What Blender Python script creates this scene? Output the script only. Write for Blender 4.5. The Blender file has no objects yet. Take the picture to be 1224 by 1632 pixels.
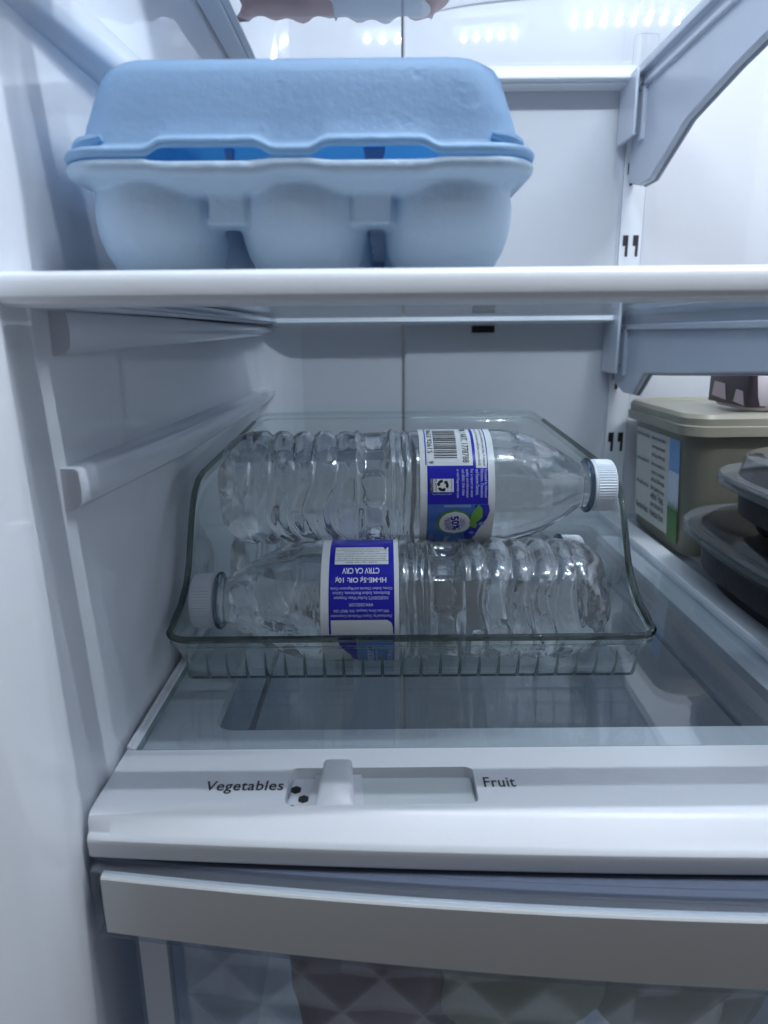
import bpy, bmesh, math, random
from mathutils import Vector, Matrix, noise
random.seed(7)
S = bpy.context.scene
C = S.collection
PI = math.pi
R_ = math.radians

# ------------------------------------------------------------------ camera
CAMZ = 0.182
cam_d = bpy.data.cameras.new('camera'); cam = bpy.data.objects.new('camera', cam_d); C.objects.link(cam)
cam_d.sensor_fit = 'VERTICAL'; cam_d.sensor_height = 36; cam_d.sensor_width = 27
cam_d.lens = 36 * 1100 / 1632
cam_d.clip_start = 0.01; cam_d.clip_end = 20
cam.matrix_world = Matrix.Translation((0, 0, CAMZ)) @ Matrix.Rotation(R_(90 - 14.5), 4, 'X') @ Matrix.Rotation(R_(-0.5), 4, 'Z')
cam_d.dof.use_dof = True; cam_d.dof.focus_distance = 0.37; cam_d.dof.aperture_fstop = 11
S.camera = cam
# ------------------------------------------------------------------ world: the dim room in front of the open fridge
W = bpy.data.worlds.new('World'); S.world = W; W.use_nodes = True
bg = W.node_tree.nodes['Background']
bg.inputs[0].default_value = (0.97, 0.96, 1.0, 1); bg.inputs[1].default_value = 0.09
# ------------------------------------------------------------------ lamps: the fridge's own LEDs, and an added front-left fill row
def area(name, loc, sx, sy, power, col, rot=(0, 0, 0)):
    l = bpy.data.lights.new(name, 'AREA'); l.shape = 'RECTANGLE'; l.size = sx; l.size_y = sy
    l.energy = power; l.color = col
    o = bpy.data.objects.new(name, l); C.objects.link(o); o.location = loc; o.rotation_euler = rot
    return o
def led_lamp(loc, power, col, rad):
    l = bpy.data.lights.new('led_lamp', 'POINT'); l.energy = power; l.color = col; l.shadow_soft_size = rad
    o = bpy.data.objects.new('led_lamp', l); C.objects.link(o); o.location = loc
for k in range(9):
    led_lamp((.185 + .0265 * k, .205, .625), .86, (.88, .94, 1.0), .0028)
    led_lamp((.185 + .0265 * k, .235, .625), .18, (.88, .94, 1.0), .0018)
for k in range(5):  # fill row out of view, added to brighten liner edge, carton and drawer fronts
    led_lamp((-.02 + .024 * k, .175, .625), .70, (.80, .90, 1.0), .0028)
S.view_settings.view_transform = 'Standard'; S.view_settings.look = 'None'
S.view_settings.exposure = 0.0; S.view_settings.gamma = 1
S.cycles.transparent_max_bounces = 40; S.cycles.max_bounces = 20
S.cycles.transmission_bounces = 16; S.cycles.glossy_bounces = 8; S.cycles.diffuse_bounces = 6
S.cycles.sample_clamp_indirect = 6

# ------------------------------------------------------------------ materials
def mat(name, col, rough=0.4, spec=0.5, bump=0, bscale=200, var=0, sub=0, coat=0, metal=0, alpha=1):
    m = bpy.data.materials.new(name); m.use_nodes = True
    nt = m.node_tree; b = nt.nodes['Principled BSDF']
    b.inputs['Base Color'].default_value = (*col, 1); b.inputs['Roughness'].default_value = rough
    b.inputs['Specular IOR Level'].default_value = spec; b.inputs['Metallic'].default_value = metal
    b.inputs['Coat Weight'].default_value = coat; b.inputs['Coat Roughness'].default_value = 0.05
    if sub:
        b.inputs['Subsurface Weight'].default_value = sub; b.inputs['Subsurface Radius'].default_value = (.4, .7, 1.0)
        b.inputs['Subsurface Scale'].default_value = 0.004
    tc = nt.nodes.new('ShaderNodeTexCoord')
    if bump:
        n = nt.nodes.new('ShaderNodeTexNoise'); n.inputs['Scale'].default_value = bscale; n.inputs['Detail'].default_value = 4
        bp = nt.nodes.new('ShaderNodeBump'); bp.inputs['Strength'].default_value = bump; bp.inputs['Distance'].default_value = 0.001
        nt.links.new(tc.outputs['Object'], n.inputs['Vector']); nt.links.new(n.outputs['Fac'], bp.inputs['Height'])
        nt.links.new(bp.outputs['Normal'], b.inputs['Normal'])
    if var:
        n3 = nt.nodes.new('ShaderNodeTexNoise'); n3.inputs['Scale'].default_value = 9; n3.inputs['Detail'].default_value = 8; n3.inputs['Roughness'].default_value = .7
        cr = nt.nodes.new('ShaderNodeMix'); cr.data_type = 'RGBA'; cr.inputs[6].default_value = (col[0] * .90, col[1] * .90, col[2] * .89, 1); cr.inputs[7].default_value = (*col, 1)
        nt.links.new(tc.outputs['Object'], n3.inputs['Vector']); nt.links.new(n3.outputs['Fac'], cr.inputs[0]); nt.links.new(cr.outputs[2], b.inputs['Base Color'])
        n = nt.nodes.new('ShaderNodeTexNoise'); n.inputs['Scale'].default_value = 18; n.inputs['Detail'].default_value = 6
        mr = nt.nodes.new('ShaderNodeMapRange'); mr.inputs[3].default_value = max(rough - var, .02); mr.inputs[4].default_value = rough + var
        nt.links.new(tc.outputs['Object'], n.inputs['Vector']); nt.links.new(n.outputs['Fac'], mr.inputs[0])
        nt.links.new(mr.outputs[0], b.inputs['Roughness'])
    return m

def thin_clear(name, tint=(.93, .97, .96), ior=1.5, rough=0.02, haze=0.0, bump=0, bscale=60, gain=1.0):
    """sheet of clear plastic or glass: straight-through transparency plus Fresnel reflection"""
    m = bpy.data.materials.new(name); m.use_nodes = True
    nt = m.node_tree; nt.nodes.clear()
    out = nt.nodes.new('ShaderNodeOutputMaterial')
    tr = nt.nodes.new('ShaderNodeBsdfTransparent'); tr.inputs[0].default_value = (*tint, 1)
    gl = nt.nodes.new('ShaderNodeBsdfGlossy'); gl.inputs['Roughness'].default_value = rough
    gl.inputs['Color'].default_value = (gain, gain, gain, 1)
    fr = nt.nodes.new('ShaderNodeFresnel'); geo = nt.nodes.new('ShaderNodeNewGeometry')
    mi = nt.nodes.new('ShaderNodeMapRange'); mi.inputs[3].default_value = ior; mi.inputs[4].default_value = 1 / ior   # same Fresnel from either side of the sheet
    nt.links.new(geo.outputs['Backfacing'], mi.inputs[0]); nt.links.new(mi.outputs[0], fr.inputs[0])
    mx = nt.nodes.new('ShaderNodeMixShader')
    nt.links.new(fr.outputs[0], mx.inputs[0]); nt.links.new(tr.outputs[0], mx.inputs[1]); nt.links.new(gl.outputs[0], mx.inputs[2])
    last = mx
    if haze:
        df = nt.nodes.new('ShaderNodeBsdfDiffuse'); df.inputs[0].default_value = (.7, .74, .78, 1)
        m2 = nt.nodes.new('ShaderNodeMixShader'); m2.inputs[0].default_value = haze
        nt.links.new(mx.outputs[0], m2.inputs[1]); nt.links.new(df.outputs[0], m2.inputs[2]); last = m2
    if bump:
        tc = nt.nodes.new('ShaderNodeTexCoord'); n = nt.nodes.new('ShaderNodeTexNoise'); n.inputs['Scale'].default_value = bscale
        bp = nt.nodes.new('ShaderNodeBump'); bp.inputs['Strength'].default_value = bump; bp.inputs['Distance'].default_value = 0.002
        nt.links.new(tc.outputs['Object'], n.inputs['Vector']); nt.links.new(n.outputs['Fac'], bp.inputs['Height'])
        nt.links.new(bp.outputs['Normal'], gl.inputs['Normal']); nt.links.new(bp.outputs['Normal'], fr.inputs['Normal'])
    nt.links.new(last.outputs[0], out.inputs[0])
    return m

def glass(name, tint=(.95, .98, 1), ior=1.34, rough=0.0, bump=0, bscale=120):
    m = bpy.data.materials.new(name); m.use_nodes = True
    nt = m.node_tree; nt.nodes.clear()
    out = nt.nodes.new('ShaderNodeOutputMaterial')
    g = nt.nodes.new('ShaderNodeBsdfGlass'); g.inputs['Color'].default_value = (*tint, 1)
    g.inputs['Roughness'].default_value = rough; g.inputs['IOR'].default_value = ior
    if bump:
        tc = nt.nodes.new('ShaderNodeTexCoord'); n = nt.nodes.new('ShaderNodeTexNoise'); n.inputs['Scale'].default_value = bscale
        n.inputs['Detail'].default_value = 2
        bp = nt.nodes.new('ShaderNodeBump'); bp.inputs['Strength'].default_value = bump; bp.inputs['Distance'].default_value = 0.001
        nt.links.new(tc.outputs['Object'], n.inputs['Vector']); nt.links.new(n.outputs['Fac'], bp.inputs['Height'])
        nt.links.new(bp.outputs['Normal'], g.inputs['Normal'])
    nt.links.new(g.outputs[0], out.inputs[0])
    return m

def emit(name, col, s):
    m = bpy.data.materials.new(name); m.use_nodes = True
    nt = m.node_tree; nt.nodes.clear()
    out = nt.nodes.new('ShaderNodeOutputMaterial'); e = nt.nodes.new('ShaderNodeEmission')
    e.inputs[0].default_value = (*col, 1); e.inputs[1].default_value = s
    nt.links.new(e.outputs[0], out.inputs[0]); return m

def foam(name, col, trans):
    m = mat(name, col, 0.5, 0.35, bump=.30, bscale=300)
    nt = m.node_tree; out = nt.nodes['Material Output']; b = nt.nodes['Principled BSDF']
    tc = nt.nodes.new('ShaderNodeTexCoord'); n = nt.nodes.new('ShaderNodeTexNoise'); n.inputs['Scale'].default_value = 60; n.inputs['Detail'].default_value = 3
    mr = nt.nodes.new('ShaderNodeMapRange'); mr.inputs[1].default_value = .62; mr.inputs[2].default_value = .70; mr.inputs[3].default_value = 1; mr.inputs[4].default_value = 0
    b1 = b.inputs['Normal'].links[0].from_node
    bp = nt.nodes.new('ShaderNodeBump'); bp.inputs['Strength'].default_value = .3; bp.inputs['Distance'].default_value = .0008
    nt.links.new(tc.outputs['Object'], n.inputs['Vector']); nt.links.new(n.outputs['Fac'], mr.inputs[0]); nt.links.new(mr.outputs[0], bp.inputs['Height'])
    nt.links.new(b1.outputs['Normal'], bp.inputs['Normal']); nt.links.new(bp.outputs['Normal'], b.inputs['Normal'])
    t = nt.nodes.new('ShaderNodeBsdfTranslucent'); t.inputs[0].default_value = (col[0] * .6, col[1] * .85, .80, 1)
    mx = nt.nodes.new('ShaderNodeMixShader'); mx.inputs[0].default_value = trans
    nt.links.new(b.outputs[0], mx.inputs[1]); nt.links.new(t.outputs[0], mx.inputs[2]); nt.links.new(mx.outputs[0], out.inputs[0])
    return m

M_liner = mat('liner_plastic', (.73, .755, .81), .035, .5, bump=.012, bscale=9, var=.02)
M_rear = mat('rear_panel_plastic', (.64, .66, .70), .025, .5)
M_white = mat('white_trim_plastic', (.80, .83, .88), .34, .5, bump=.02, bscale=500, var=.06)
M_rib = mat('rib_plastic', (.68, .71, .77), .10, .5)
M_frame = mat('grey_bracket_plastic', (.66, .71, .80), .25, .5, bump=.02, bscale=300, var=.05)
M_band = mat('drawer_band_plastic', (.70, .72, .72), .18, .5, bump=.02, bscale=8)
M_lipshade = mat('bracket_lip_shade', (.24, .27, .34), .3)  # dark tone stands for the shadow under the bracket edge
M_gasket = mat('dark_gasket', (.10, .12, .17), .25, .5)
M_dark = mat('dark_slot', (.012, .012, .015), .6)
M_black = mat('black_ink', (.01, .01, .012), .4)
M_shelfglass = thin_clear('shelf_glass', (.945, .965, .975), 1.45, .015, .035)
M_topglass = thin_clear('cover_glass', (.92, .94, .95), 1.62, .008, .015)
M_edge = mat('glass_edge_green', (.22, .34, .34), .2)
M_bin = thin_clear('bin_plastic', (.965, .978, .973), 1.46, .012, .008)
M_binrim = glass('bin_rim_plastic', (.56, .59, .575), 1.45)
M_binribg = glass('bin_rib_clear', (.78, .84, .81), 1.45)
M_binrimc = glass('bin_rim_clear', (.90, .95, .93), 1.45)
def wet_pet():
    m = glass('bottle_plastic_and_water', (.99, .997, 1.0), 1.27, 0, bump=.22, bscale=85)
    nt = m.node_tree; g = [n for n in nt.nodes if n.type == 'BSDF_GLASS'][0]; out = [n for n in nt.nodes if n.type == 'OUTPUT_MATERIAL'][0]
    gl = nt.nodes.new('ShaderNodeBsdfGlossy'); gl.inputs['Roughness'].default_value = .09
    df = nt.nodes.new('ShaderNodeBsdfDiffuse'); df.inputs[0].default_value = (.85, .9, .95, 1)
    m1 = nt.nodes.new('ShaderNodeMixShader'); m1.inputs[0].default_value = .12
    m2 = nt.nodes.new('ShaderNodeMixShader'); m2.inputs[0].default_value = .035
    nt.links.new(g.outputs[0], m1.inputs[1]); nt.links.new(gl.outputs[0], m1.inputs[2])
    nt.links.new(m1.outputs[0], m2.inputs[1]); nt.links.new(df.outputs[0], m2.inputs[2]); nt.links.new(m2.outputs[0], out.inputs[0])
    return m
M_pet = wet_pet()
M_cap = mat('white_cap_plastic', (.80, .84, .90), .35, .5, sub=.3)
M_neck = glass('neck_plastic', (.75, .80, .84), 1.45)
M_foam = foam('blue_foam', (.50, .72, .95), .40)
M_foamt = foam('blue_foam_tray', (.58, .74, .90), .12)
M_gapglow = foam('gap_glow_foam', (.22, .55, .98), .35)  # saturated blue stands for light coming through the lid openings
M_lab_white = mat('label_white', (.82, .84, .85), .28, .5)
M_lab_blue = mat('label_navy', (.020, .018, .42), .25, .5)
M_lab_mid = mat('label_sky', (.06, .16, .52), .25, .5)
M_lab_pale = mat('label_pale_blue', (.22, .36, .66), .25, .5)
M_ink_pale = mat('ink_pale', (.62, .66, .90), .3)
M_green = mat('label_green', (.07, .30, .04), .3)
M_leaf = mat('leaf_green', (.16, .42, .05), .3)
M_tub = mat('beige_tub_plastic', (.25, .24, .185), .35, .4)
M_tublid = mat('beige_lid_plastic', (.33, .315, .25), .3, .4)
M_tray = mat('black_tray_plastic', (.005, .006, .008), .35, .25)
M_lidrim = thin_clear('cloudy_lid_rim', (.45, .48, .52), 1.4, .12, .13)
M_traylid = thin_clear('tray_lid_clear', (.80, .82, .85), 1.4, .10, .02)
M_red = mat('red_wrapper', (.30, .004, .02), .3, .5, bump=.3, bscale=90)
M_pap = mat('white_wrapper', (.65, .70, .80), .35, .5, bump=.3, bscale=90)
M_purple = mat('purple_wrapper', (.030, .020, .028), .35, .5)
M_frost = thin_clear('drawer_frosted', (.88, .90, .92), 1.4, .06, .12)
M_drawer = thin_clear('drawer_clear', (.86, .89, .93), 1.45, .03, .06)
M_led = emit('led', (1.0, .97, .88), 30)

# ------------------------------------------------------------------ helpers
def obj(name, bm, m, parent=None, smooth=True, bevel=0, seg=2, angle=40, mods=None):
    me = bpy.data.meshes.new(name); 
    bmesh.ops.recalc_face_normals(bm, faces=bm.faces)
    bm.to_mesh(me); bm.free()
    me.materials.append(m)
    o = bpy.data.objects.new(name, me); C.objects.link(o)
    if parent: o.parent = parent
    if bevel:
        b = o.modifiers.new('bevel', 'BEVEL'); b.width = bevel; b.segments = seg; b.limit_method = 'ANGLE'; b.angle_limit = R_(35)
    if smooth:
        for p in me.polygons: p.use_smooth = True
        try: me.set_sharp_from_angle(angle=R_(angle))
        except Exception: pass
    return o
def empty(name, loc, label, cat, group=None, rz=0):
    o = bpy.data.objects.new(name, None); C.objects.link(o); o.location = loc; o.rotation_euler = (0, 0, rz)
    o.empty_display_size = .02
    o['label'] = label; o['category'] = cat
    if group: o['group'] = group
    return o
def struct(o): o['kind'] = 'structure'; return o
def box(bm, x0, x1, y0, y1, z0, z1):
    vs = [bm.verts.new(p) for p in ((x0, y0, z0), (x1, y0, z0), (x1, y1, z0), (x0, y1, z0), (x0, y0, z1), (x1, y0, z1), (x1, y1, z1), (x0, y1, z1))]
    for f in ((0, 3, 2, 1), (4, 5, 6, 7), (0, 1, 5, 4), (1, 2, 6, 5), (2, 3, 7, 6), (3, 0, 4, 7)):
        bm.faces.new([vs[i] for i in f])
def rings(bm, loops, close=True, cap0=False, cap1=False):
    """loft a list of equal-length closed loops"""
    V = [[bm.verts.new(p) for p in L] for L in loops]
    n = len(V[0])
    for a, b in zip(V, V[1:]):
        for i in range(n if close else n - 1):
            j = (i + 1) % n
            bm.faces.new((a[i], a[j], b[j], b[i]))
    if cap0: bm.faces.new(V[0][::-1])
    if cap1: bm.faces.new(V[-1])
    return V
def tube(bm, pts, r, n=10, closed=False, flat=1.0):
    pts = [Vector(p) for p in pts]; L = []
    up = None; N = len(pts)
    for i, p in enumerate(pts):
        if closed: t = pts[(i + 1) % N] - pts[i - 1]
        else: t = pts[min(i + 1, N - 1)] - pts[max(i - 1, 0)]
        t.normalize()
        if up is None: up = Vector((0, 0, 1)) if abs(t.z) < .9 else Vector((0, 1, 0))
        s = t.cross(up).normalized(); up = s.cross(t).normalized()
        rr = r[i] if isinstance(r, (list, tuple)) else r
        L.append([p + s * (rr * math.cos(2 * PI * k / n)) + up * (rr * flat * math.sin(2 * PI * k / n)) for k in range(n)])
    if closed:
        V = rings(bm, L + [L[0]]); 
    else: rings(bm, L, cap0=True, cap1=True)
def rrect(x0, x1, y0, y1, r, n=6):
    P = []
    for cx, cy, a0 in ((x1 - r, y1 - r, 0), (x0 + r, y1 - r, 90), (x0 + r, y0 + r, 180), (x1 - r, y0 + r, 270)):
        for k in range(n + 1):
            a = R_(a0 + 90 * k / n); P.append((cx + r * math.cos(a), cy + r * math.sin(a)))
    return P
def prism_z(bm, P, z0, z1):
    rings(bm, [[(x, y, z0) for x, y in P], [(x, y, z1) for x, y in P]], cap0=True, cap1=True)
def prism_x(bm, P, x0, x1):       # P in (y,z)
    rings(bm, [[(x0, y, z) for y, z in P], [(x1, y, z) for y, z in P]], cap0=True, cap1=True)
_txt = {}
def text2d(s, size=1.0, bold=0.0, spacing=1.0):
    k = (s, bold, spacing)
    if k not in _txt:
        cu = bpy.data.curves.new('t', 'FONT'); cu.body = s; cu.size = 1; cu.resolution_u = 3
        cu.align_x = 'CENTER'; cu.align_y = 'CENTER'; cu.offset = bold; cu.space_character = spacing; cu.fill_mode = 'FRONT'
        o = bpy.data.objects.new('t', cu); C.objects.link(o)
        dg = bpy.context.evaluated_depsgraph_get(); me = bpy.data.meshes.new_from_object(o.evaluated_get(dg))
        vs = [(v.co.x, v.co.y) for v in me.vertices]; fs = [tuple(p.vertices) for p in me.polygons]
        xs = [v[0] for v in vs]; ys = [v[1] for v in vs]
        cx = (min(xs) + max(xs)) / 2; cy = (min(ys) + max(ys)) / 2
        _txt[k] = ([(x - cx, y - cy) for x, y in vs], fs, max(xs) - min(xs), max(ys) - min(ys))
        C.objects.unlink(o); bpy.data.objects.remove(o); bpy.data.curves.remove(cu); bpy.data.meshes.remove(me)
    return _txt[k]
def put_text(bm, s, w, h, cx, cy, rot, fmap, lift, bold=0.0):
    """fit the string into w x h, rotate, map"""
    vs, fs, W0, H0 = text2d(s, bold=bold)
    sx, sy = w / W0, h / H0; ca, sa = math.cos(R_(rot)), math.sin(R_(rot))
    V = []
    for x, y in vs:
        x *= sx; y *= sy
        V.append(bm.verts.new(fmap(cx + x * ca - y * sa, cy + x * sa + y * ca, lift)))
    for f in fs:
        try: bm.faces.new([V[i] for i in f])
        except ValueError: pass

def islands(name, bm, m, parent, **kw):
    """one object per separate piece in bm"""
    bm.verts.index_update(); seen = set(); out = []
    for v in list(bm.verts):
        if v in seen: continue
        st = [v]; seen.add(v); comp = []
        while st:
            a = st.pop(); comp.append(a)
            for e in a.link_edges:
                b = e.other_vert(a)
                if b not in seen: seen.add(b); st.append(b)
        nb = bmesh.new(); mp = {a: nb.verts.new(a.co) for a in comp}
        for fc in {fc for a in comp for fc in a.link_faces}: nb.faces.new([mp[a] for a in fc.verts])
        out.append(obj(name, nb, m, parent, **kw))
    bm.free(); return out

# ================================================================== THE SETTING: fridge liner
ZB, ZT = -0.34, 0.64
XL = -0.120; YR = 0.70
prof = [(-.30, .06), (-.20, .105), (-.150, .150), (-.1335, .178), (-.1262, .1925), (-.1232, .1985), (-.1218, .204), (-.1210, .214), (-.1204, .226), (-.1199, .2295), (-.1203, .233), (-.12, .240), (-.12, .30), (-.12, .45), (-.12, .62)]
for k in range(1, 11):
    a = R_(180 - 9 * k); prof.append((-.12 + .04 + .04 * math.cos(a), .66 + .04 * math.sin(a)))
bm = bmesh.new()
loops = []
nz = 14
out_p = [(x - .02, y + .01) for x, y in prof]
for i in range(nz + 1):
    z = ZB + (ZT - ZB) * i / nz
    loops.append([(x, y, z) for x, y in prof] + [(prof[-1][0], YR + .02, z), (-.32, YR + .02, z), (-.32, .06, z)])
rings(bm, loops, cap0=True, cap1=True)
left_wall = struct(obj('left_wall', bm, M_liner))
left_wall['label'] = 'glossy white left wall of the fridge liner'
bm = bmesh.new(); box(bm, -.08, .019, YR, YR + .02, ZB, ZT)
rear_wall = struct(obj('rear_wall', bm, M_rear))
bm = bmesh.new()
P = [(.0205, .7), (.0208, .6985), (.022, .6965), (.025, .6955), (.45, .6955), (.452, .6975), (.4525, .7), (.4525, .72), (.0205, .72)]
rings(bm, [[(x, y, z) for x, y in P] for z in (ZB, ZT)], cap0=True, cap1=True)
duct = obj('duct_panel', bm, M_rear, rear_wall)
bm = bmesh.new(); box(bm, .453, .62, YR, YR + .02, ZB, ZT); obj('rear_panel', bm, M_rear, rear_wall)
bm = bmesh.new(); box(bm, .60, .64, .06, YR, ZB, ZT); struct(obj('right_wall', bm, M_liner))
bm = bmesh.new(); box(bm, -.32, .64, .06, YR + .02, ZT, ZT + .03); ceiling = struct(obj('ceiling', bm, M_liner))
bm = bmesh.new(); box(bm, -.32, .64, .06, YR + .02, ZB - .03, ZB); struct(obj('floor', bm, M_liner))
# embossed shapes of the duct panel
def outline_rr(bm, x0, x1, z0, z1, r, y, t):
    P = rrect(x0, x1, z0, z1, r, 6)
    tube(bm, [(x, y, z) for x, z in P], t, 6, closed=True)
bm = bmesh.new(); outline_rr(bm, .2255, .2475, .405, .437, .004, .6955, .0007); obj('embossed_square', bm, M_rear, rear_wall)
# soft bulged ledge above the upper shelf
bm = bmesh.new()
L = []
for i in range(41):
    x = .035 + .39 * i / 40; w = math.sin(PI * i / 40) ** .45
    L.append([(x, .6957 - d * w, .452 + .012 * w * (1 - s) + s * .0) if False else (x, .6957 - d * w, zz) for d, zz, s in
              ((0, .4485 + .018 * w, 0), (.004, .447 + .020 * w, 0), (.009, .452 + .021 * w, 0), (.011, .462 + .02 * w, 0), (.009, .474 + .02 * w, 0), (.003, .488 + .02 * w, 0), (0, .50 + .02 * w, 0))])
rings(bm, L, close=False); obj('air_duct_ledge', bm, M_rear, rear_wall)
bm = bmesh.new()
P = rrect(.185, .262, .482, .520, .014, 8)
tube(bm, [(x, .687, z) for x, z in P], .0016, 8, closed=True); obj('lamp_recess_rim', bm, M_rear, rear_wall)
# vent slot
bm = bmesh.new(); box(bm, .087, .109, .6935, .6965, .182, .1885); obj('vent_slot', bm, M_dark, rear_wall, bevel=.0005)

# mounting strip with pairs of hook slots
strip = empty('mounting_strip', (.2345, .6955, 0), 'white slotted mounting strip with pairs of black slots, upright on the rear panel', 'shelf strip')
bm = bmesh.new(); box(bm, -.0105, .0105, -.0025, .0, ZB + .01, .395); obj('rail', bm, M_white, strip, bevel=.0006)
bm = bmesh.new(); box(bm, .0112, .0124, -.0012, .0, ZB + .01, .395); box(bm, -.0124, -.0112, -.0012, 0, ZB + .01, .395); islands('groove', bm, M_frame, strip)
for zc in (.322, .260, .198, .136, .074):
    for sx in (-.0048, .0048):
        bm = bmesh.new()
        P = [(-.0026, .0095), (.0026, .0095), (.0026, -.0095), (.0000, -.0095), (.0000, .0), (-.0026, .0)]
        rings(bm, [[(x + sx, -.0028, z + zc) for x, z in P], [(x + sx, -.0005, z + zc) for x, z in P]], cap0=True, cap1=True)
        obj('slot', bm, M_dark, strip, smooth=False)

# rails moulded on the left wall
def wall_rail(z, tap, y0=.252):
    bm = bmesh.new(); L = []
    for i in range(25):
        t = i / 24; y = y0 + (.690 - y0) * t
        h = (.016 - tap * t); w = .0155 * min(1, .42 + 2.2 * t)
        if i > 20: w *= (1 - .15 * (i - 20)/4)
        zz = z - .003 * t
        L.append([(XL - .003, y, zz), (XL + w - .0012, y, zz - .0003), (XL + w, y, zz - .0014), (XL + w + .0005, y, zz - h * .5), (XL + w, y, zz - h + .0025), (XL + w - .002, y, zz - h + .0004), (XL - .003, y, zz - h - .001)])
    rings(bm, L, cap0=True, cap1=True)
    return obj('wall_rib', bm, M_rib, left_wall, angle=50)
wall_rail(.1345, .006)
wall_rail(.302, .004, .235)
wall_rail(.1915, .009, .258)

# ceiling lamp unit with LEDs
lampu = empty('ceiling_light', (.291, .227, ZT), 'white ceiling lamp unit with two rows of small LEDs above the shelves', 'ceiling light')
bm = bmesh.new(); prism_z(bm, rrect(-.13, .13, -.03, .03, .012), -.006, 0); obj('housing', bm, M_white, lampu)
for r_ in range(2):
    for k in range(9):
        bm = bmesh.new(); bmesh.ops.create_uvsphere(bm, u_segments=8, v_segments=6, radius=.0022 if r_ == 0 else .0014)
        o = obj('led', bm, M_led, lampu); o.location = (-.106 + .0265 * k, -.012 + .022 * r_, -.0065)

fill_unit = empty('ceiling_light', (.028, .175, ZT), 'added fill light unit, out of view, with one row of LEDs near the front left', 'ceiling light')  # unit added to carry the fill row
bm = bmesh.new(); prism_z(bm, rrect(-.07, .07, -.02, .02, .008), -.006, 0); obj('housing', bm, M_white, fill_unit)
for k in range(5):
    bm = bmesh.new(); bmesh.ops.create_uvsphere(bm, u_segments=8, v_segments=6, radius=.0022)
    o = obj('led', bm, M_led, fill_unit); o.location = (-.048 + .024 * k, 0, -.0065)

# ================================================================== SHELVES
def bracket(parent, x, zt, tip=.100):
    # plate deep at the back, tapering to the front, with flange grooves
    P = [(.235, zt - .012), (.235, zt - .030), (.40, zt - .044), (.50, zt - (.056 if tip > .09 else .050)), (.57, zt - (.068 if tip > .09 else .054)), (.610, zt - (.085 if tip > .09 else .056)), (.635, zt - tip), (.66, zt - tip), (.690, zt - tip + .008), (.690, zt - .004), (.235, zt - .004)]
    P = [P[i] for i in range(len(P))]
    bm = bmesh.new(); prism_x(bm, P, x + .004, x + .011)
    o = obj('side_bracket', bm, M_frame, parent, bevel=.0015)
    bm = bmesh.new()
    box(bm, x - .002, x + .012, .235, .690, zt - .007, zt - .0005)
    box(bm, x + .0005, x + .013, .235, .672, zt - .019, zt - .014)
    islands('side_rail', bm, M_frame, parent, bevel=.001)
    bm = bmesh.new()    # lip along the lower edge, its dark colour painting the shadow there
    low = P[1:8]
    tube(bm, [(x + .0105, y, z + .001) for y, z in low], .0022, 8); obj('lower_lip', bm, M_lipshade, parent)
    bm = bmesh.new()    # rear hook ribs
    box(bm, x - .008, x - .0052, .650, .692, zt - .058, zt - .006)
    box(bm, x - .0045, x + .006, .668, .692, zt - .052, zt - .006)
    box(bm, x + .0005, x + .006, .655, .662, zt - .060, zt - .014)
    islands('rear_rib', bm, M_frame, parent, bevel=.0012)
def shelf(zt, label, name='glass_shelf', y0=.232, tip=.096):
    s = empty(name, (0, 0, 0), label, 'shelf', 'glass shelves')
    bm = bmesh.new(); box(bm, -.110, .2205, y0 + .008, .685, zt - .0075, zt - .0035); obj('glass_pane', bm, M_shelfglass, s, smooth=False)
    # front trim: rounded nose profile
    bm = bmesh.new()
    P = [(y0 + .016, zt - .0035), (y0 + .016, zt), (y0 + .004, zt), (y0 + .0006, zt - .0012), (y0 - .0008, zt - .0035), (y0 - .001, zt - .0078), (y0 + .0002, zt - .0098), (y0 + .003, zt - .0108), (y0 + .014, zt - .0108), (y0 + .016, zt - .008)]
    prism_x(bm, P, -.1290, .234); obj('front_trim', bm, M_white, s, bevel=.0006, angle=30)
    bm = bmesh.new(); box(bm, -.1185, -.1035, y0 + .017, .690, zt - .011, zt - .001); box(bm, -.1035, -.098, y0 + .017, .686, zt - .0095, zt - .0078)
    islands('side_rail', bm, M_frame, s, bevel=.0012)
    bm = bmesh.new(); box(bm, -.1034, .222, .672, .691, zt - .012, zt + .003); box(bm, -.1034, .222, .664, .672, zt - .0105, zt - .0078)
    islands('rear_trim', bm, M_white, s, bevel=.0015)
    bracket(s, .2226, zt, tip)
    return s
shelf(.202, 'glass shelf with white front trim carrying the blue egg carton', y0=.2265, tip=.076)
shelf(.402, 'upper glass shelf above the egg carton, with a long grey side bracket')

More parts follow.
